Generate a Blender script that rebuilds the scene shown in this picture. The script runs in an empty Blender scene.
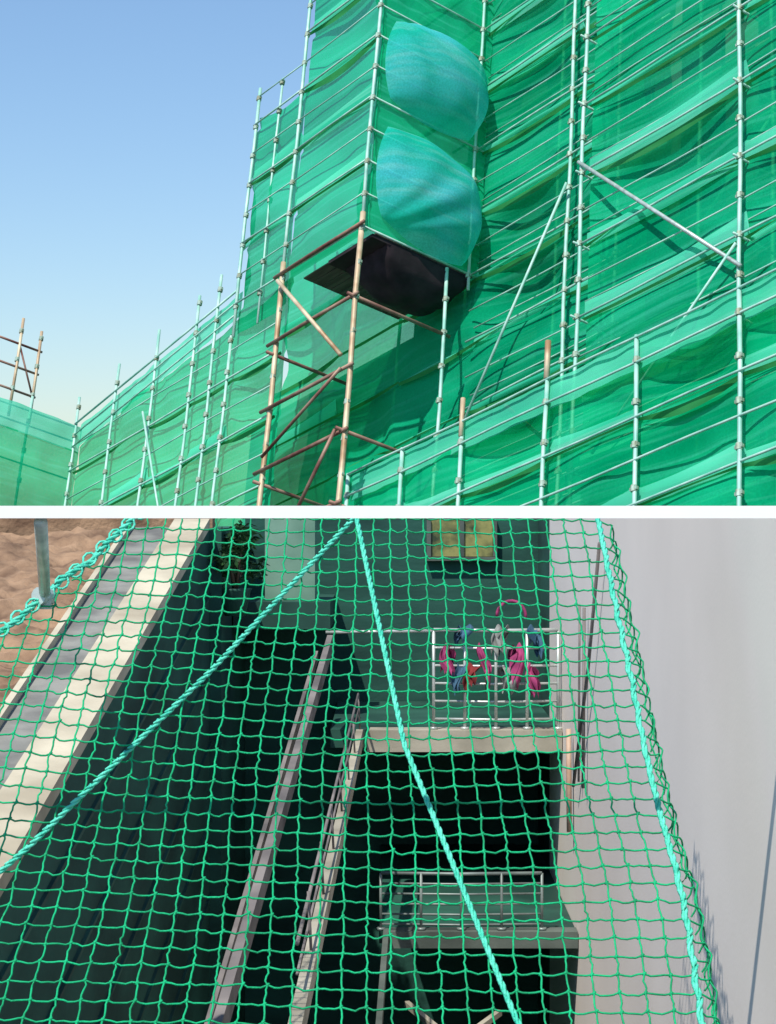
import bpy, math, random
from mathutils import Vector, Matrix, noise
random.seed(7)
S=bpy.context.scene
S.view_settings.view_transform='Standard'
S.view_settings.look='None'
S.view_settings.exposure=0
COL=S.collection

# ---------------- materials ----------------
def newmat(name):
    m=bpy.data.materials.new(name); m.use_nodes=True
    nt=m.node_tree; nt.nodes.clear()
    out=nt.nodes.new('ShaderNodeOutputMaterial')
    return m,nt,out
def ramp_noise(nt,c1,c2,scale,detail=3,lo=.35,hi=.65,stretch=None):
    tc=nt.nodes.new('ShaderNodeTexCoord'); mp=nt.nodes.new('ShaderNodeMapping')
    nt.links.new(tc.outputs['Object'],mp.inputs['Vector'])
    if stretch: mp.inputs['Scale'].default_value=stretch
    n=nt.nodes.new('ShaderNodeTexNoise'); n.inputs['Scale'].default_value=scale; n.inputs['Detail'].default_value=detail
    nt.links.new(mp.outputs[0],n.inputs['Vector'])
    r=nt.nodes.new('ShaderNodeValToRGB')
    r.color_ramp.elements[0].position=lo; r.color_ramp.elements[1].position=hi
    r.color_ramp.elements[0].color=(*c1,1); r.color_ramp.elements[1].color=(*c2,1)
    nt.links.new(n.outputs['Fac'],r.inputs['Fac'])
    return r,n,mp
def mat(name,c1,c2=None,scale=3,rough=.7,metal=0,bump=.2,bscale=None,stretch=None,spec=.3):
    m,nt,out=newmat(name)
    if c2 is None: c2=tuple(x*.7 for x in c1)
    p=nt.nodes.new('ShaderNodeBsdfPrincipled')
    r,n,mp=ramp_noise(nt,c2,c1,scale,stretch=stretch)
    nt.links.new(r.outputs[0],p.inputs['Base Color'])
    p.inputs['Roughness'].default_value=rough; p.inputs['Metallic'].default_value=metal
    p.inputs['Specular IOR Level'].default_value=spec
    if bump:
        n2=nt.nodes.new('ShaderNodeTexNoise'); n2.inputs['Scale'].default_value=bscale or scale*6; n2.inputs['Detail'].default_value=3
        nt.links.new(mp.outputs[0],n2.inputs['Vector'])
        b=nt.nodes.new('ShaderNodeBump'); b.inputs['Strength'].default_value=bump; b.inputs['Distance'].default_value=.02
        nt.links.new(n2.outputs['Fac'],b.inputs['Height']); nt.links.new(b.outputs[0],p.inputs['Normal'])
    nt.links.new(p.outputs[0],out.inputs[0])
    return m
def clothmat(name,c1,c2,c3,transp=.18,trl=.4,scale=.35,tint=(.45,.95,.65),lines=(.12,.5,7),weave=0,lo=.5,hi=.8):
    m,nt,out=newmat(name)
    r,n,mp=ramp_noise(nt,c1,c2,scale,detail=2,stretch=(.6,1,1.4))
    w=nt.nodes.new('ShaderNodeTexNoise'); w.inputs['Scale'].default_value=1.0; w.inputs['Detail'].default_value=2
    mp2=nt.nodes.new('ShaderNodeMapping'); mp2.inputs['Scale'].default_value=lines
    tc=nt.nodes.new('ShaderNodeTexCoord'); nt.links.new(tc.outputs['Object'],mp2.inputs[0]); nt.links.new(mp2.outputs[0],w.inputs['Vector'])
    rr=nt.nodes.new('ShaderNodeValToRGB'); rr.color_ramp.elements[0].position=lo; rr.color_ramp.elements[1].position=hi
    rr.color_ramp.elements[0].color=(0,0,0,1); rr.color_ramp.elements[1].color=(.6,.6,.6,1)
    nt.links.new(w.outputs['Fac'],rr.inputs[0])
    mx=nt.nodes.new('ShaderNodeMixRGB'); nt.links.new(rr.outputs[0],mx.inputs[0]); nt.links.new(r.outputs[0],mx.inputs[1]); mx.inputs[2].default_value=(*c3,1)
    d=nt.nodes.new('ShaderNodeBsdfDiffuse'); t=nt.nodes.new('ShaderNodeBsdfTranslucent')
    nt.links.new(mx.outputs[0],d.inputs[0]); nt.links.new(mx.outputs[0],t.inputs[0])
    a=nt.nodes.new('ShaderNodeMixShader'); a.inputs[0].default_value=trl
    nt.links.new(d.outputs[0],a.inputs[1]); nt.links.new(t.outputs[0],a.inputs[2])
    if transp>0:
        tr=nt.nodes.new('ShaderNodeBsdfTransparent'); tr.inputs[0].default_value=(*tint,1)
        b=nt.nodes.new('ShaderNodeMixShader'); b.inputs[0].default_value=transp
        if weave:   # loose open weave: the openness of the cloth varies from thread to thread
            nw=nt.nodes.new('ShaderNodeTexNoise'); nw.inputs['Scale'].default_value=20; nw.inputs['Detail'].default_value=1
            nt.links.new(tc.outputs['Object'],nw.inputs['Vector'])
            mr=nt.nodes.new('ShaderNodeMapRange'); mr.inputs['From Min'].default_value=.3; mr.inputs['From Max'].default_value=.7
            mr.inputs['To Min'].default_value=transp-weave; mr.inputs['To Max'].default_value=transp+weave
            nt.links.new(nw.outputs['Fac'],mr.inputs['Value']); nt.links.new(mr.outputs[0],b.inputs[0])
        nt.links.new(a.outputs[0],b.inputs[1]); nt.links.new(tr.outputs[0],b.inputs[2]); a=b
    nt.links.new(a.outputs[0],out.inputs[0])
    return m

M_net=clothmat('green_mesh_cloth',(0,.38,.17),(.010,.62,.31),(.09,.80,.54),.30,.35,weave=.06)
M_netlight=clothmat('light_green_mesh_cloth',(.05,.64,.42),(.17,.86,.64),(.35,.92,.78),.32,.35)
M_hem=clothmat('green_mesh_hem',(.03,.25,.07),(.06,.38,.13),(.10,.45,.2),0,.35,1.2)
M_blue=clothmat('blue_green_tarp_cloth',(.02,.60,.50),(.10,.70,.82),(.45,.90,.95),.36,.4,.5,(.5,.95,.85),(.5,.5,4.5),.1,.48,.9)
M_pole=mat('pale_green_painted_steel',(.48,.71,.62),(.24,.52,.43),2,.5,.1,0)
M_rust=mat('rusty_steel',(.36,.24,.18),(.16,.06,.05),1.3,.6,.3,.2)
M_rustp=mat('rusty_post_steel',(.70,.60,.42),(.36,.22,.12),1.1,.55,.2,.2)
M_gal=mat('galvanised_steel',(.55,.63,.60),(.36,.43,.41),5,.4,.3,0)
M_clamp=mat('coupler_steel',(.42,.56,.47),(.28,.30,.2),6,.5,.4,0)
M_conc=mat('grey_concrete',(.22,.24,.22),(.13,.15,.14),.6,.9,0,.2,8)
M_dark=mat('dark_window_glass',(.01,.015,.015),(.02,.03,.03),1,.2,0,0)
M_black=mat('opening_shade_black',(.012,.009,.012),(.03,.02,.026),2,.8,0,.2)  # black put in for the shade in the opening under the tower
M_deck=mat('weathered_deck_boards',(.13,.11,.10),(.07,.06,.055),2,.8,0,.2,stretch=(.5,5,5))
M_wall=mat('painted_plaster_wall',(.88,.79,.715),(.81,.725,.655),.5,.85,0,.05,30)
M_cream=mat('cream_painted_concrete',(.60,.54,.40),(.36,.31,.22),.9,.8,0,.3,12)
M_greyb=mat('grey_gutter_concrete',(.27,.27,.24),(.14,.14,.13),2,.85,0,.4)
M_soil=mat('dry_soil',(.36,.23,.14),(.15,.09,.055),2.6,.95,0,1,14)
M_void=mat('dark_shaft_wall',(.024,.105,.078),(.009,.042,.034),.5,.8,0,.3,5,stretch=(1,1,2.5))  # shade of the deep shaft is put into this dark base colour
M_voidfl=mat('dark_floor',(.03,.11,.08),(.012,.046,.036),.8,.6,0,.2)  # dark as well, so the floors read as shaded without blocking the sun
M_white=mat('divider_white',(.90,.90,.89),(.86,.86,.85),2,.45,0,0)  # only for the divider strip and its post
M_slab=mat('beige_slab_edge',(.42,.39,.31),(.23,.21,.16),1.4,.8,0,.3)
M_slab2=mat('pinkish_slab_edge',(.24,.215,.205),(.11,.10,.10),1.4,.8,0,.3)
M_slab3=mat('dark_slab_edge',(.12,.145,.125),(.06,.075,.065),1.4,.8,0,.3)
M_rail=mat('steel_handrail',(.62,.66,.62),(.4,.45,.42),4,.35,.4,0)
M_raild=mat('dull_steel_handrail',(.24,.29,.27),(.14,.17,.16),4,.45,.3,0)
M_twine=mat('green_twine',(0,.46,.185),(0,.27,.105),9,.6,0,.4,150)
M_rope=mat('turquoise_rope',(.14,.74,.54),(.04,.52,.36),20,.6,0,.6,90)
M_leaf=mat('dark_leaves',(.03,.10,.03),(.01,.04,.015),9,.6,0,0)
M_stem=mat('stem_bark',(.1,.08,.05),None,9,.8,0,0)
M_pink=mat('pink_cloth',(.42,.06,.18),(.22,.03,.10),5,.9,0,.2)
M_bl=mat('blue_cloth',(.06,.14,.22),(.03,.08,.13),5,.9,0,.2)
M_red=mat('red_cloth',(.22,.03,.03),(.12,.02,.02),5,.9,0,.2)
M_gry=mat('pale_cloth',(.26,.28,.26),(.15,.16,.15),5,.9,0,.2)
M_yel=mat('yellow_window_pane',(.30,.29,.10),(.04,.06,.03),5,.4,0,0)
M_col=mat('pale_green_column',(.20,.35,.26),(.10,.21,.15),1,.8,0,.2)
M_orange=mat('rust_orange_pipe',(.5,.36,.26),(.4,.26,.18),3,.6,0,.2)
M_ground=mat('ground_earth',(.12,.11,.09),(.08,.08,.06),.05,.95,0,.3)

# ---------------- mesh builder ----------------
class MB:
    def __init__(s): s.v=[]; s.f=[]
    def tube(s,pts,r,sides=7,cap=True):
        pts=[Vector(p) for p in pts]; n=len(pts); base=len(s.v)
        for i,p in enumerate(pts):
            t=(pts[min(i+1,n-1)]-pts[max(i-1,0)])
            if t.length<1e-9: t=Vector((0,0,1))
            t.normalize()
            up=Vector((.31,.17,.93)) if abs(t.dot(Vector((.31,.17,.93))))<.9 else Vector((1,0,0))
            x=t.cross(up).normalized(); y=t.cross(x)
            rr=r[i] if isinstance(r,list) else r
            for k in range(sides):
                a=2*math.pi*k/sides
                s.v.append(p+x*(math.cos(a)*rr)+y*(math.sin(a)*rr))
        for i in range(n-1):
            for k in range(sides):
                k2=(k+1)%sides
                s.f.append((base+i*sides+k,base+i*sides+k2,base+(i+1)*sides+k2,base+(i+1)*sides+k))
        if cap:
            s.f.append(tuple(base+k for k in range(sides))[::-1]); s.f.append(tuple(base+(n-1)*sides+k for k in range(sides)))
    def box(s,lo,hi):
        b=len(s.v); (x0,y0,z0),(x1,y1,z1)=lo,hi
        s.v+= [Vector(p) for p in [(x0,y0,z0),(x1,y0,z0),(x1,y1,z0),(x0,y1,z0),(x0,y0,z1),(x1,y0,z1),(x1,y1,z1),(x0,y1,z1)]]
        s.f+=[(b,b+3,b+2,b+1),(b+4,b+5,b+6,b+7),(b,b+1,b+5,b+4),(b+1,b+2,b+6,b+5),(b+2,b+3,b+7,b+6),(b+3,b,b+4,b+7)]
    def hexa(s,p):
        b=len(s.v); s.v+=[Vector(q) for q in p]
        s.f+=[(b,b+3,b+2,b+1),(b+4,b+5,b+6,b+7),(b,b+1,b+5,b+4),(b+1,b+2,b+6,b+5),(b+2,b+3,b+7,b+6),(b+3,b,b+4,b+7)]
    def grid(s,fn,nu,nv,mask=None):
        b=len(s.v)
        for j in range(nv+1):
            for i in range(nu+1): s.v.append(Vector(fn(i/nu,j/nv)))
        for j in range(nv):
            for i in range(nu):
                if mask and not mask((i+.5)/nu,(j+.5)/nv): continue
                a=b+j*(nu+1)+i; s.f.append((a,a+1,a+nu+2,a+nu+1))
    def obj(s,name,m,parent=None,smooth=True,mw=None):
        me=bpy.data.meshes.new(name); me.from_pydata([tuple(v) for v in s.v],[],s.f); me.update()
        if smooth:
            for p in me.polygons: p.use_smooth=True
        me.materials.append(m)
        o=bpy.data.objects.new(name,me); COL.objects.link(o)
        if parent: o.parent=parent
        elif mw: o.matrix_world=mw
        return o
def empty(name,mw=None):
    e=bpy.data.objects.new(name,None); COL.objects.link(e)
    if mw: e.matrix_world=mw
    return e

# ================= SCAFFOLDED BUILDING (local frame: x along facade, y into building, z up) ==========
MW=Matrix(((.608,.790,.068,7.42),(-.746,.540,.389,41.0),(.271,-.287,.918,0),(0,0,0,1)))
def L(s,d,h): return (s,-d,h)

bld=empty('scaffolded_building',MW)
m=MB()
m.box(L(-14.3,-3.2,-14),L(10,-12,26)); m.box(L(-16.4,-3.2,-6),L(-14.31,-8,16.0)); m.box(L(-25,-3.2,-6),L(-16.41,-8,11.5))
m.obj('walls',M_conc,bld,False)
m=MB()
for k in range(-6,13):
    h=k*2.0+.1
    if h<25: m.box(L(-14.2,-2.9,h-.15),L(9.8,-3.19,h+.1))
m.obj('slab_bands',M_conc,bld,False)
m=MB(); fr=MB()
for k in range(-3,12):
    for j in range(9):
        s0=-13.4+j*2.7; h=k*2.0+.55
        m.box(L(s0,-3.15,h),L(s0+1.5,-3.25,h+1.1))
        fr.box(L(s0-.06,-3.1,h-.06),L(s0+1.56,-3.197,h)); fr.box(L(s0-.06,-3.1,h+1.1),L(s0+1.56,-3.197,h+1.16))
        fr.box(L(s0+.72,-3.1,h+.001),L(s0+.78,-3.148,h+1.099))
m.obj('windows',M_dark,bld,False); fr.obj('window_frames',M_gry,bld,False)

# --- netting sheets
nets={'n':MB(),'l':MB(),'h':MB()}
def fold(s,h,seed,poles,lift=2.0,amp=.3,h0=0):
    pp=sorted(poles); a=None
    for i in range(len(pp)-1):
        if pp[i]<=s<=pp[i+1]: a=(s-pp[i])/(pp[i+1]-pp[i]); cell=i; break
    if a is None: a=.5; cell=99
    q=(h-h0)/lift; fl=math.floor(q); b=q-fl
    rnd=noise.cell(Vector((cell*3.7+seed,fl*5.1,seed*2.3)))
    rnd2=noise.cell(Vector((cell*1.7+seed,fl*9.1,seed*7.3+4)))
    bell=(math.sin(math.pi*a)**.8)*(math.sin(math.pi*b)**.7)
    d=amp*bell*(rnd*1.2-.25)
    cx=0 if rnd2>.5 else 1; cy=1 if rnd>.3 else 0
    ang=math.atan2((b-cy)*1.0,(a-cx)*1.4); rad=math.hypot(a-cx,b-cy)
    d+=.055*math.sin(ang*9+rnd*6)*bell*max(0,1-rad*.7)
    d+=.010*math.sin(math.pi*a)*math.cos(b*math.pi*3+rnd*3)
    d+=.04*noise.noise(Vector((s*.5+h*.4,h*.6-s*.3,seed+3)))
    d+=.006*noise.noise(Vector((s*3.+h*4,h*3.,seed+8)))
    d-=.10*(1-b)**6
    return d
def sheet(key,s0,s1,h0,h1,d,poles,seed,amp=.3,lift=2.0,res=.16,hb=0,topfn=None):
    nu=max(2,int((s1-s0)/res)); nv=max(2,int((h1-h0)/res))
    def fn(u,v):
        s=s0+(s1-s0)*u
        t=topfn(s) if topfn else h1
        h=h0+(t-h0)*v
        if v==1:
            near=min(abs(s-p) for p in poles); h-=.10*min(1,near)
        return L(s,d+fold(s,h,seed,poles,lift,amp,hb),h)
    nets[key].grid(fn,nu,nv)
def bay(s,poles):
    pp=sorted(poles)
    for i in range(len(pp)-1):
        if pp[i]<=s<=pp[i+1]: return i,(s-pp[i])/(pp[i+1]-pp[i]),pp[i+1]-pp[i]
    return 99,.0,1
def hems(s0,s1,hs,d,poles,seed,key='h',wdt=.11):
    for k,h in enumerate(hs):
        nu=int((s1-s0)/.14)
        def fn(u,v):
            s=s0+(s1-s0)*u
            i,a,wd=bay(s,poles); r=noise.cell(Vector((i*2.7,h,seed)))
            sag=(.03+.14*r)*wd/4*4*a*(1-a)
            w=wdt*(.5+1.3*r*4*a*(1-a)+.25*noise.noise(Vector((s*1.2,h*3,seed+5))))
            return L(s,d+.09+.05*v+fold(s,h-.05,seed,poles,2,.1,h)*.2,h-sag-w*(1-v)+.03)
        nets[key].grid(fn,nu,2)
        def gn(u,v):
            s=s0+(s1-s0)*u
            i,a,wd=bay(s,poles); r=noise.cell(Vector((i*4.7,h*1.3,seed+1)))
            sag=(.03+.08*r)*wd/4*4*a*(1-a)
            w=.25+.45*r
            return L(s,d+.06+.07*math.sin(v*3.1)*math.sin(math.pi*a)+.010*noise.noise(Vector((s*1.0,v*2+h,seed))),h+.04+w*v*(.7+.3*(a if r>.5 else 1-a))-sag)
        if k%2==0 or seed%2: nets['l'].grid(gn,nu,4)
POL_R=[-5.2,0,3.2,7.5]; POL_C=[-21.5,-17.3,-14.6,-11,-7.1,-4.2]; POL_T=[-17.0,-14.6,-11]; POL_W=[-26,-23.6,-21.3,-19.1,-17.0,-14.6]
lifts=[i*2.0+.45 for i in range(-4,13)]
sheet('n',-16.9,-4.6,-2,25,-1.3,POL_C,11,.45,2.0,.2,.45)
sheet('n',-20.7,-16.9,-2,15.0,-1.3,POL_C,11,.45,2.0,.2,.45)
hems(-14.2,-4.6,lifts,-1.3,POL_C,3); hems(-20.6,-14.2,[h for h in lifts if h<13.5],-1.3,POL_C,4)
sheet('n',-5.2,7.4,-6,17,0,POL_R,21,.4,2.0,.19,.45)
hems(-5.2,7.4,[h for h in lifts if h<15],0,POL_R,5)
sheet('n',-14.6,-11,10.5,24,2.5,POL_T,31,.3,2.0,.17,.5); hems(-14.6,-11,[12.5,14.5,16.5,18.5,20.5],2.5,POL_T,7)
sheet('n',-17.05,-14.6,9.7,16.9,2.5,POL_T,33,.22,2.0,.17,.5); hems(-17.05,-14.6,[12.5,14.5],2.5,POL_T,7)
wt=lambda s: 9.9+(s+26)*.13
sheet('n',-26,-14.6,-2,9.6,2.38,POL_W,41,.3,2.0,.2,.3,topfn=lambda s:wt(s)-.75)
def wl(u,v):
    s=-26+9.0*u; return L(s,2.45+.05*noise.noise(Vector((s*2,v,3))),wt(s)-.8+.8*v-.05*math.sin(u*4*math.pi)**2*v)
nets['l'].grid(wl,60,4)
hems(-26,-14.6,[2.3,4.3,6.3,8.2],2.38,POL_W,8)
def ret(key,s,d0,d1,h0,h1,seed,amp=.25):
    nu=int((d1-d0)/.15); nv=int((h1-h0)/.18)
    def fn(u,v):
        d=d0+(d1-d0)*u; h=h0+(h1-h0)*v
        q=(h-.45)/2; b=q-math.floor(q)
        return L(s+amp*math.sin(math.pi*u)*math.sin(math.pi*b)*(.5+noise.noise(Vector((0,math.floor(q)*3.3,seed))))+.06*noise.noise(Vector((d*2,h*2,seed))),d,h)
    nets[key].grid(fn,nu,nv)
ret('l',-26,2.4,7.5,8.9,9.8,1); ret('n',-26,2.4,7.5,2,8.95,5)
ret('n',-11.05,-1.3,2.5,10.5,24,3,.1)
PF=[-12,-9.8,-7.5,-4.5,-1.6,1.35,4.5]
sheet('n',-12,6,-5,4,1.5,PF,51,.35,2.0,.18,.1)
hems(-12,6,[.1,2.1,4.05][:2],1.5,PF,9)
def fl(u,v):
    s=-12+18*u; return L(s,1.64+.05*noise.noise(Vector((s*1.5,v,9))),3.3+.72*v)
nets['l'].grid(fl,90,4)
netE=empty('green_debris_netting',MW)
nets['n'].obj('main_sheets',M_net,netE); nets['l'].obj('pale_guard_strips',M_netlight,netE); nets['h'].obj('rolled_hems',M_hem,netE)

# --- bulging tarps on the side of the tower
for (hc,hr,sk) in [(12.2,1.65,1.0),(15.9,1.5,.2)]:
    t=MB()
    def bf(u,v,hc=hc,hr=hr,sk=sk):
        x=2*u-1; y=2*v-1
        k=.6
        dx=x*math.sqrt(1-k*y*y/2); dy=y*math.sqrt(1-k*x*x/2)
        e=(max(0,(1-x*x))*max(0,(1-y*y)))**.45
        ang=math.atan2(dy+1.35*(1 if sk>.5 else -1),dx-1.1)
        cre=.045*math.sin(ang*20)*e**.4+.03*math.sin(ang*9+hc)*e
        return L(-10.97+1.0*e+cre,.75+1.65*dx-.25*e,hc+hr*dy*(1-.12*e)+sk*.2*x-.22*e*sk)
    t.grid(bf,64,64); t.obj('blue_tarpaulin',M_blue,None,True,MW)

# --- platform underside; black boards and sagging sheet stand for the shadowed opening
deck=empty('scaffold_deck',MW)
m=MB(); m.box(L(-13.0,2.3,10.34),L(-11.05,-1.0,10.44)); m.obj('shade_black_boards',M_black,deck,False)
m=MB()
for j in range(11): m.box(L(-14.3,2.2-j*.3,10.46),L(-11.05,2.2-j*.3-.28,10.5))
m.obj('deck_planks',M_deck,deck,False)
m=MB()
def sag(u,v):
    return L(-12.9+1.9*u,1.8-2.8*v,10.33-1.0*math.sin(math.pi*u)**.4*math.sin(math.pi*v)**.45-.10*noise.noise(Vector((u*5,v*5,1))))
m.grid(sag,24,24); m.obj('sagging_shade_sheet',M_black,deck)

# --- scaffolding steel
sc=empty('scaffolding',MW)
st=MB(); rs=MB(); rp=MB(); cl=MB(); gl=MB(); br=MB()
def coupler(s,d,h,b=cl):
    b.tube([L(s,d,h-.07),L(s,d,h+.07)],.075,8)
    b.box((s-.10,-d-.035,h-.035),(s+.10,-d+.035,h+.035))
def standard(s,d,h0,h1,b=st,r=.05,clamp=True,step=1.0,off=.45):
    p=[];n=max(2,int((h1-h0)/2));ph=random.random()*9
    for i in range(n+1):
        h=h0+(h1-h0)*i/n; p.append(L(s+.02*math.sin(h*.7+ph),d+.015*math.cos(h*.9+ph),h))
    b.tube(p,r,8)
    if clamp:
        k=math.ceil((h0-off)/step)
        while k*step+off<h1: coupler(s,d,k*step+off); k+=1
def ledger(s0,s1,d,h,b=st,r=.03):
    n=max(1,int(abs(s1-s0)/1.5)); ph=random.random()*9
    b.tube([L(s0+(s1-s0)*i/n,d+.01*math.sin(i+ph),h+.02*math.sin(i*1.3+ph)) for i in range(n+1)],r,6)
for s in [-5.2,0,3.2]: standard(s,.30,-4,24)
standard(-4.9,-.6,-4,24,st,.045)
standard(-7.1,-.95,-2,24)
standard(-11,-.2,-2,10.4); standard(-11,-.9,10,24,st,.045)
for s in [-2.6,-.3,2.9]: standard(s,-1.1,-4,20,st,.05,False)
for s in [-9.2,-13,-16]: standard(s,-2.4,-2,24 if s>-14 else 13,st,.05,False)
for h in lifts:
    ledger(-5.2,7,-1.1,h,st,.045); ledger(-14,-5,-2.4,h,st,.045)
for h0 in (0.45,4.45,8.45):
    st.tube([L(-2.6,-1.15,h0),L(-.3,-1.15,h0+2)],.045,6); st.tube([L(-9.2,-2.45,h0+2),L(-6.5,-2.45,h0+4)],.045,6)
for h in lifts:
    ledger(-5.2,7,.30,h); ledger(-11,-5,-.95,h)
    ledger(-5.2,7,.22,h+.95,st,.022); ledger(-11,-5,-1.02,h+.95,st,.022)
    ledger(-5.2,7,.04,h+.5,st,.02); ledger(-11,-5,-1.22,h+.5,st,.02)
    for s in [-5.2,0,3.2]: st.tube([L(s,.5,h-.03),L(s,-1.0,h-.03)],.03,6)
for s in [-14.6,-11]: standard(s,2.68,10.4,24)
standard(-16.95,2.66,9.5,17.8); standard(-15.8,2.62,9.5,17.6,st,.035)
for k in range(0,8):
    h=10.5+k*2
    ledger(-14.6,-11,2.70,h); ledger(-14.6,-11,2.68,h+1,st,.022)
    st.tube([L(-11,2.75,h),L(-11,-1.2,h)],.03,6); st.tube([L(-11,2.75,h+1),L(-11,-1.2,h+1)],.024,6)
    if h<17: ledger(-17.0,-14.6,2.70,h); ledger(-17.0,-14.6,2.68,h+1,st,.022)
standard(-11,2.68,-1,10.9,rp,.075,True,1.0,.4); standard(-14.6,2.68,0,10.9,rp,.075,True,1.0,.4)
for h in [10.5,8.4,6.4,4.6,2.6]:
    ledger(-14.9,-10.8,2.76,h,rs,.055)
for h in [8.4,4.6,2.6]:
    rs.tube([L(-11,2.95,h),L(-11,-.4,h)],.05,7); rs.tube([L(-14.6,2.95,h-.35),L(-14.6,.2,h-.35)],.05,7)
rp.tube([L(-14.5,2.9,10.2),L(-11.15,2.9,6.7)],.06,7)
rs.tube([L(-14.4,2.9,4.9),L(-11.1,2.9,6.3)],.045,7); rs.tube([L(-12.6,2.9,2.7),L(-11.1,2.9,4.6)],.05,7)
for s in POL_W[:-2]: standard(s,2.62,0,wt(s)+.9,st,.045)
standard(-17.1,2.62,0,9.6,st,.045); standard(-18.0,2.62,0,wt(-18)+1.0,st,.045)
for dh,r in [(-.05,.035),(-.45,.024),(-.85,.026)]:
    st.tube([L(-26,2.66,wt(-26)+dh),L(-17.0,2.66,wt(-17.2)+dh)],r,6)
for h in [2.3,4.3,6.3,8.2]:
    ledger(-26,-14.6,2.64,h); ledger(-26,-14.6,2.60,h+.95,st,.022)
for d in [4.2,5.4]: standard(-26.1,d,0,10.3,st,.045)
for h in [9.8,9.3,8.0]: st.tube([L(-26.1,2.6,h),L(-26.1,7.5,h)],.03,6)
standard(-26.3,4.1,9.5,12.7,rp,.05); standard(-26.3,4.8,9.5,12.9,rp,.05)
for h in [10.4,11.2,12.0]: rs.tube([L(-26.3,4.0,h),L(-26.3,5.6,h+.0)],.04,6)
rs.tube([L(-26.3,4.1,10.4),L(-26.3,4.8,12)],.035,6)
for s in PF: standard(s,1.75,-4,4.05,st,.05)
rp.tube([L(-7.5,1.76,3.6),L(-7.5,1.76,4.6)],.06,8); rp.tube([L(-4.5,1.76,4.05),L(-4.5,1.76,5.0)],.07,8)
for h in [4.0,3.4,2.1,1.1,.1]: ledger(-12,6,1.78,h)
gl.tube([L(-5.25,.38,10.75),L(.1,.38,5.6)],.05,8)
br.tube([L(-11,-.7,5.2),L(-6.9,-.7,11.4)],.04,7); br.tube([L(-21.3,2.85,8.6),L(-19.0,2.85,3.6)],.035,7)
br.tube([L(-4.4,.42,2.6),L(.0,.42,6.2)],.035,7)
rs.tube([L(-7.1,-.6,4.1),L(-6.6,1.2,4.3)],.05,7)
st.obj('standards_and_ledgers',M_pole,sc); rs.obj('rusty_ledgers',M_rust,sc); rp.obj('rusty_standards',M_rustp,sc)
cl.obj('couplers',M_clamp,sc,False); gl.obj('galvanised_brace',M_gal,sc); br.obj('braces',M_pole,sc)

# ================= LOWER PART: SHAFT UNDER THE SAFETY NET =================
m=MB(); m.box((2.1,0,-9),(2.45,26,-.012)); w=m.obj('plaster_wall',M_wall,None,False)
shaft=empty('stair_shaft')
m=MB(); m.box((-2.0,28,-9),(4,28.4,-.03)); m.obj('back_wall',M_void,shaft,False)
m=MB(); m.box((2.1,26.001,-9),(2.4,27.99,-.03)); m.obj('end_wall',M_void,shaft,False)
def slopestrip(name,mt,xlF,xrF,xlN,xrN,dz,thick,yn=9.0,parent=None):
    k=(24-yn)/11
    xl=xlF+(xlN-xlF)*k; xr=xrF+(xrN-xrF)*k
    zf=-.08+dz; zn=-.08-.1936*(24-yn)+dz
    m=MB(); m.hexa([(xl,yn,zn-thick),(xr,yn,zn-thick),(xrF,24,zf-thick),(xlF,24,zf-thick),(xl,yn,zn),(xr,yn,zn),(xrF,24,zf),(xlF,24,zf)])
    return m.obj(name,mt,parent,False)
slopestrip('cream_parapet',M_cream,-2.56,-2.14,-2.78,-2.42,0,.12)
slopestrip('gutter',M_greyb,-3.05,-2.563,-3.12,-2.783,-.10,.3)
slopestrip('gutter_kerb',M_cream,-3.11,-3.052,-3.18,-3.122,-.02,.3)
m=MB()
def soil(u,v):
    x=-3.12-6*u; Y=9+15.4*v
    return (x if u>0 else -3.13,Y,-.26-.1936*(24-Y)*1.0+.12*noise.noise(Vector((x*1.5,Y*1.5,0)))+.07*noise.noise(Vector((x*6,Y*6,0)))+.03*noise.noise(Vector((x*15,Y*15,0))) - (.0 if Y<22 else .06))
m.grid(soil,110,220); m.obj('soil_bank',M_soil)
m=MB(); m.box((-9,24.5,-9),(-2.15,24.9,-.03)); m.obj('retaining_wall',M_soil,None,False)
m=MB()
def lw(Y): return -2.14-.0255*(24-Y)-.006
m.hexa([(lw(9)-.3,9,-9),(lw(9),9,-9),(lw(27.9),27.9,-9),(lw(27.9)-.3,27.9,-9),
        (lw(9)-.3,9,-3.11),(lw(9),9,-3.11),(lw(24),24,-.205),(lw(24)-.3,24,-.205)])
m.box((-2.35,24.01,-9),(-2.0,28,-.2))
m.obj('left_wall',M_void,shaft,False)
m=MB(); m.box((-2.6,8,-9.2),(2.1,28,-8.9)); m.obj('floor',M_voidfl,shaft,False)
m=MB()
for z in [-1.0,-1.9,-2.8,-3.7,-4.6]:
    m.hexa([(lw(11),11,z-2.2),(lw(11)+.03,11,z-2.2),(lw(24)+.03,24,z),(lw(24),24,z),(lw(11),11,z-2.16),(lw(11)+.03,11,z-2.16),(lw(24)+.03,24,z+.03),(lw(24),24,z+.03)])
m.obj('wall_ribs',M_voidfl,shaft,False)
def beam(b,p0,p1,w,hh):
    p0=Vector(p0);p1=Vector(p1); t=(p1-p0); side=Vector((t.y,-t.x,0)).normalized()*w/2; dn=Vector((0,0,-hh))
    b.hexa([p0-side+dn,p0+side+dn,p1+side+dn,p1-side+dn,p0-side,p0+side,p1+side,p1-side])
land=empty('stair_landing')
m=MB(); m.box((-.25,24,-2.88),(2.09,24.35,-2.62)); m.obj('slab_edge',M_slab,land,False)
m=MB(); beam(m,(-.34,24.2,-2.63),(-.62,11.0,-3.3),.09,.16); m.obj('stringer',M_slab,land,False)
m=MB(); m.box((-.7,24.36,-2.87),(2.09,27.99,-2.65)); m.obj('landing_floor',M_voidfl,land,False)
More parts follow.
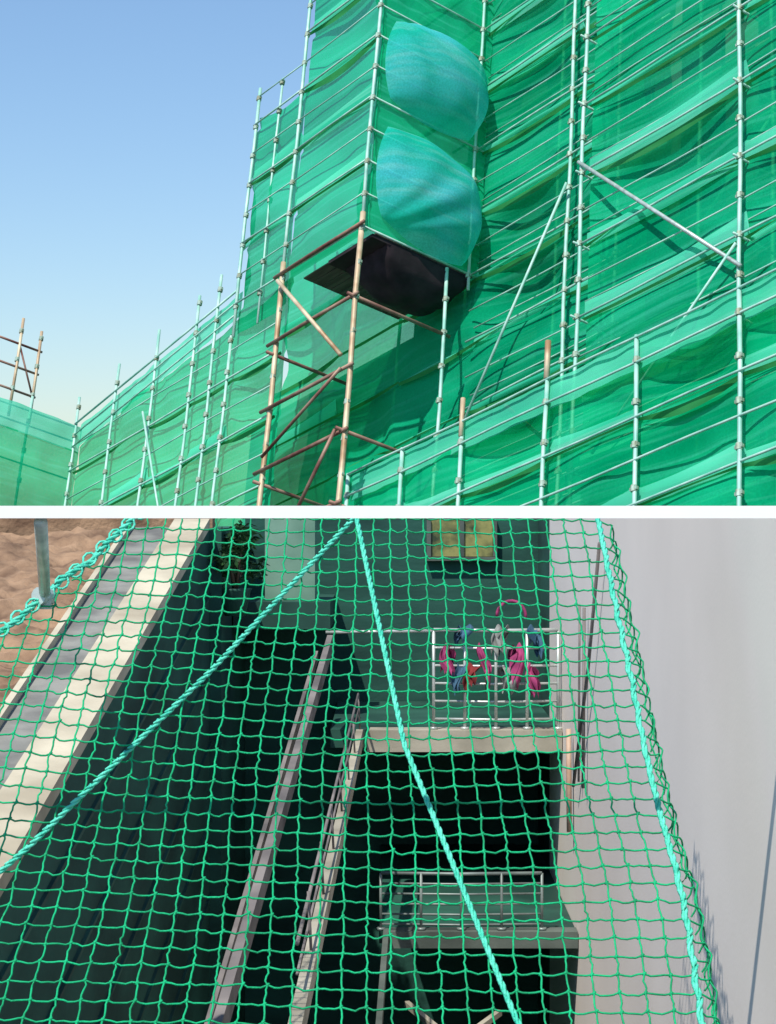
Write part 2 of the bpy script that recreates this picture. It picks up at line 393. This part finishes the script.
m=MB(); beam(m,(-.73,25.2,-1.55),(-1.22,12.0,-3.72),.07,.2); beam(m,(-.9,25.2,-1.75),(-1.36,12.0,-4.0),.04,.12); m.obj('outer_stringer',M_slab2,land,False)
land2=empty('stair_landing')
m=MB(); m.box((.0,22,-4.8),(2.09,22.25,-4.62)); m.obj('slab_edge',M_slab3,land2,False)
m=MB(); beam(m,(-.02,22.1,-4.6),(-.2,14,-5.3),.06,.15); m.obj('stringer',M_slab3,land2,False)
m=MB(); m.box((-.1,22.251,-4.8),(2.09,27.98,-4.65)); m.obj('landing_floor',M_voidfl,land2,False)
tp=empty('timber_props')
m=MB(); beam(m,(.1,19.6,-5.6),(1.2,21.5,-5.35),.06,.06); m.obj('prop_1',M_slab,tp,False)
m=MB(); beam(m,(1.1,19.4,-5.5),(.2,21.6,-5.28),.06,.06); m.obj('prop_2',M_slab,tp,False)
def railing(x0,x1,Y,z0,z1,bars,posts,ext=None,mt=M_rail,k=1):
    b=MB()
    for i in range(bars):
        z=z0+(z1-z0)*(i+.6)/(bars-.4) if bars>1 else z1
        b.tube([(x0,Y,z),( (x0+x1)/2,Y+.01,z-.012),(x1,Y,z)],(.024 if i==bars-1 else .015)*k,8)
    for i in range(posts):
        x=x0+(x1-x0)*i/(posts-1); b.tube([(x,Y,z0),(x,Y,z1)],.02*k,8)
        b.tube([(x,Y,z0),(x,Y,z0+.03)],.05,8)
    if ext: b.tube(ext,.02,8)
    return b.obj('steel_railing',mt)
railing(.55,2.05,24.1,-2.62,-1.42,6,5,[(-.75,24.1,-1.45),(.55,24.1,-1.43)])
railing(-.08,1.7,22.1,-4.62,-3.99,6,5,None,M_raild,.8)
b=MB()
for k in range(9):
    t=k/8; x=-.34-.28*t; Y=24.2-13.2*t; z=-2.63-.67*t
    if Y>13: b.tube([(x,Y,z),(x-.02,Y,z+.42)],.012,6)
b.tube([(-.36,24.2,-2.2),(-.6,13.2,-2.85)],.014,8)
b.tube([(-.36,24.2,-2.4),(-.6,13.2,-3.05)],.01,8)
b.obj('stair_handrail',M_slab2)
def cloth(name,mt,x,Y,z,wx,hz,seed):
    m=MB()
    def fn(u,v):
        a=(v-.5)*2
        return (x+wx*(u-.5)*(1+.8*noise.noise(Vector((v*3,seed,0))))+.05*math.sin(a*4+seed), Y+.05*a+ (.06 if a>0 else -.06)*min(1,abs(a)*4)-.04*math.sin(u*14+seed)*abs(a), z-hz*abs(a)*(1+.9*noise.noise(Vector((u*4,seed,1)))) +.03*math.sin(u*7+seed))
    m.grid(fn,20,24); return m.obj(name,mt)
for i,(x,z,wx,hz,mt) in enumerate([(.72,-1.60,.10,.35,M_pink),(.9,-1.38,.12,.22,M_bl),(1.15,-1.60,.09,.42,M_pink),(1.35,-1.38,.14,.26,M_gry),(1.55,-1.60,.10,.4,M_pink),(1.78,-1.38,.12,.25,M_bl),(1.02,-1.84,.14,.25,M_red),(1.45,-1.84,.16,.25,M_gry),(1.74,-1.84,.10,.3,M_pink),(.85,-1.84,.1,.3,M_bl)]):
    cloth('hanging_cloth',mt,x,24.1,z,wx,hz,i*2.3)
m=MB()
pts=[(1.45+.22*math.cos(a)+.03*a,24.3,-1.3+.22*math.sin(a)) for a in [i*.25 for i in range(13)]]
m.tube(pts,.02,7); m.obj('pink_hose',M_pink)
win=empty('yellow_window')
m=MB()
for x in (.6,1.06): m.box((x,27.9,-.62),(x+.4,27.95,-.1))
m.obj('panes',M_yel,win,False)
m=MB(); m.box((.54,27.86,-.68),(1.52,27.99,-.625)); m.box((1.0,27.86,-.62),(1.06,27.99,-.1)); m.box((.54,27.86,-.62),(.598,27.99,-.1)); m.box((1.465,27.86,-.62),(1.52,27.99,-.1)); m.obj('frame',M_slab3,win,False)
colE=empty('concrete_column')
m=MB(); m.box((-1.6,26,-1.15),(-.95,26.5,-.04)); m.obj('shaft',M_col,colE,False)
m=MB(); m.box((-1.98,25.6,-1.5),(-.74,27.98,-1.153)); m.obj('footing',M_voidfl,colE,False)
def plant(name,c,rx,rz,n,seed,pot=True):
    rnd=random.Random(seed); e=empty(name); m=MB(); tr=MB()
    for k in range(9):
        cc=Vector((c[0]+rnd.uniform(-1,1)*rx*.6,c[1]+rnd.uniform(-.3,.3),c[2]+rnd.uniform(-1,1)*rz*.6))
        tr.tube([(c[0],c[1],c[2]-rz*1.3),(c[0]*.5+cc.x*.5,cc.y,c[2]-rz*.4),cc],[.03,.018,.006],6)
        for i in range(n//9):
            p=cc+Vector((rnd.gauss(0,rx*.22),rnd.gauss(0,.15),rnd.gauss(0,rz*.22)))
            if p.z>-.1: continue
            a=Vector((rnd.uniform(-1,1),rnd.uniform(-1,1),rnd.uniform(-1,.5))).normalized(); s=rnd.uniform(.03,.07)
            bb=a.cross(Vector((rnd.random(),rnd.random(),rnd.random()))).normalized()*s*.4
            i0=len(m.v); m.v+=[p,p+a*s+bb,p+a*s*2.0,p+a*s-bb]; m.f.append((i0,i0+1,i0+2,i0+3))
    m.obj('leaves',M_leaf,e,False); tr.obj('stems',M_stem,e)
    if pot:
        q=MB(); z=c[2]-rz*1.3; q.tube([(c[0],c[1],z-.3),(c[0],c[1],z),(c[0],c[1],z+.03)],[.13,.19,.21],14); q.obj('pot',M_voidfl,e)
plant('potted_plant',(-1.85,24.2,-.5),.3,.35,1100,2)
m=MB(); m.tube([(2.04,22.6,-2.45),(2.04,22.5,-3.6)],.03,8); m.obj('wall_pipe',M_orange)
m=MB(); m.tube([(2.03,19.2,-.3),(2.03,20.3,-1.6),(2.03,21.9,-3.0)],.018,7); m.obj('wall_conduit',M_slab2)
m=MB(); m.tube([(2.05,20.9,-1.0),(2.05,21.0,-2.9)],.018,7); m.tube([(2.05,21.4,-1.0),(2.05,21.5,-2.9)],.013,7);m.obj('wall_conduit',M_slab2)

wb=empty('white_divider_strip')  # strip put in as the white gap between upper and lower views
m=MB(); m.box((-2.45,9.97,-.031),(2.098,10.03,.031)); m.obj('beam',M_white,wb,False)
m=MB(); m.box((-2.55,9.95,-9),(-2.452,10.05,.03)); m.obj('post',M_white,wb,False)

# ---------------- safety net ----------------
def NP(u,t,off=0):
    X=u*(1+.056*t); tt=t+.03*noise.noise(Vector((u*.9,t*.7,2)))+.02*u
    X+=.035*noise.noise(Vector((u*.8,t*.9,7)))
    sagn=-.10*math.sin(math.pi*min(1,max(0,t/4)))*math.cos(u*.8)+.02*noise.noise(Vector((u*1.5,t*1.5,4)))
    Y=12.5-.715*tt+sagn*.6; z=-.035-.697*tt+sagn*.6
    return Vector((X,Y-off*.7,z+off*.7))
def leftU(t): return -1.55-.62*t
CW=.108; RW=.112; NR=34
net=empty('safety_net'); m=MB(); kn=MB()
uR=1.31
def strandpt(u,t,horizontal,f):
    p=NP(u,t)
    j=Vector((noise.noise(Vector((u*23,t*23,1))),noise.noise(Vector((u*23,t*23,5))),noise.noise(Vector((u*23,t*23,9)))))*.013
    if horizontal: p.z-=.010*math.sin(math.pi*f)
    else: p.x+=.010*math.sin(math.pi*f)*noise.noise(Vector((u*9,int(t/RW)*1.7,3)))
    return p+j
ncol=40; sub=4; RT=.0056
for i in range(ncol):
    u=uR-i*CW; run=[]
    for k in range(NR*sub+1):
        t=k*RW/sub
        if u<leftU(t) :
            if len(run)>1: m.tube(run,RT,5,False)
            run=[]; continue
        run.append(strandpt(u,t,False,(k%sub)/sub))
    if len(run)>1: m.tube(run,RT,5,False)
for j in range(NR+1):
    t=j*RW; run=[]
    for k in range(ncol*sub+1):
        u=uR-k*CW/sub
        if u<leftU(t): break
        run.append(strandpt(u,t,True,(k%sub)/sub))
    if len(run)>1: m.tube(run,RT,5,False)
for i in range(ncol):
    for j in range(NR+1):
        u=uR-i*CW;t=j*RW
        if u<leftU(t): continue
        p=strandpt(u,t,False,0); d=Vector((.009,.003,.009))
        kn.tube([p-d,p,p+d],[.004,.011,.004],6)
m.obj('strands',M_twine,net); kn.obj('knots',M_twine,net)
m=MB()
for c in (1.3,2.7):
    run=[]
    for k in range(NR*sub+1):
        t=k*RW/sub; p=NP(uR,t); ang=c*.75; R=.085
        q=p+Vector((R*math.sin(ang)*1.25,0.02*c,-R*(1-math.cos(ang))*1.2))
        q+=Vector((.014*math.sin(k*math.pi/sub+c*2),0,.012*math.cos(k*math.pi/sub)))+Vector((noise.noise(Vector((t*4,c,1))),noise.noise(Vector((t*4,c,4))),noise.noise(Vector((t*4,c,8)))))*.03
        run.append(q)
    m.tube(run,.0055,5,False)
for j in range(NR*1+1):
    t=j*RW; run=[]
    for k in range(9):
        ang=k*.3; R=.085; p=NP(uR,t+.02*math.sin(k))
        run.append(p+Vector((R*math.sin(ang)*1.25,.008*k,-R*(1-math.cos(ang))*1.2+.02*noise.noise(Vector((j,k*.5,0))))))
    m.tube(run,.0055,5,False)
m.obj('curled_selvedge',M_twine,net)
def rope(name,pts,r,parent=None,twist=True):
    m=MB(); pts=[Vector(p) for p in pts]
    P=[]
    for a,b in zip(pts[:-1],pts[1:]):
        n=max(2,int((b-a).length/.02))
        for i in range(n): P.append(a.lerp(b,i/n))
    P.append(pts[-1])
    for s in range(3):
        q=[]
        for i,p in enumerate(P):
            t=(P[min(i+1,len(P)-1)]-P[max(i-1,0)]).normalized(); x=t.cross(Vector((0,.3,1))).normalized(); y=t.cross(x)
            a=i*.75+s*2.094; q.append(p+x*math.cos(a)*r*.55+y*math.sin(a)*r*.55)
        m.tube(q,r*.55,5,True)
    return m.obj(name,M_rope,parent)
rope('border_rope',[NP(uR,t*.1,.01)+Vector((.008*math.sin(t*3),0,0)) for t in range(0,39)],.018,net)
rope('edge_rope',[NP(leftU(t*.1),t*.1,.01)+Vector((.015*math.sin(t*5),0,.015*math.cos(t*4))) for t in range(0,16)],.02,net)
rope('lashing_rope',[NP(-.206,0,.02),NP(-.206+(-1.70+.206)*.5,1.28,.035),NP(-1.70,2.56,.02),NP(-2.2,3.45,.02)],.016)
rope('lashing_rope',[NP(-.206,0,.025),NP(.10,1.75,.03),NP(.53,3.5,.02),NP(.62,3.85,.02)],.016)
m=MB()
for k in range(16):
    t=k*.1; p=NP(leftU(t),t,.01)
    m.tube([p+Vector((.04*math.cos(a),.03*math.sin(a*1.0),.04*math.sin(a))) for a in [i*.7 for i in range(10)]],.008,5)
m.obj('lacing',M_rope,net)
tb=empty('scaffold_tube')
m=MB(); p=NP(leftU(.72),.72,.0); m.tube([(-1.74,10.02,-.05),tuple(p+Vector((.0,.0,.02)))],.034,14); m.obj('tube',M_gal,tb)
m=MB(); m.tube([p+Vector((-.03,-.05,.01)),p+Vector((.02,.04,.0))],.055,12); m.box(tuple(p-Vector((.04,.04,.07))),tuple(p+Vector((.04,.04,-.01)))); m.obj('clamp',M_gal,tb,False)

m=MB(); R=3000; m.v=[Vector(p) for p in [(-R,-R,-22),(R,-R,-22),(R,R,-22),(-R,R,-22)]]; m.f=[(0,1,2,3)]; m.obj('ground',M_ground,None,False)

# ---------------- light, sky, camera ----------------
sd=Vector((-.255,-.44,.80)).normalized()
el=math.asin(sd.z); rot=math.atan2(sd.x,sd.y)
W=bpy.data.worlds.new("World"); S.world=W; W.use_nodes=True
nt=W.node_tree; bg=nt.nodes['Background']; sky=nt.nodes.new('ShaderNodeTexSky'); sky.sky_type='NISHITA'
sky.sun_disc=False; sky.sun_elevation=el; sky.sun_rotation=rot; sky.altitude=0; sky.dust_density=.45; sky.air_density=1.25; sky.ozone_density=7
nt.links.new(sky.outputs[0],bg.inputs[0]); bg.inputs[1].default_value=.15
ld=bpy.data.lights.new('sun','SUN'); ld.energy=5.0; ld.angle=math.radians(.53); ld.color=(1,.95,.86)
lo=bpy.data.objects.new('sun',ld); COL.objects.link(lo); lo.rotation_euler=sd.to_track_quat('Z','Y').to_euler(); lo.location=(-20,-20,40)
cd=bpy.data.cameras.new('camera'); co=bpy.data.objects.new('camera',cd); COL.objects.link(co)
co.location=(0,0,0); co.rotation_euler=(math.radians(90),0,0)
cd.sensor_fit='VERTICAL'; cd.sensor_height=36; cd.lens=36*2000/1024; cd.clip_end=10000; cd.clip_start=.1
S.camera=co
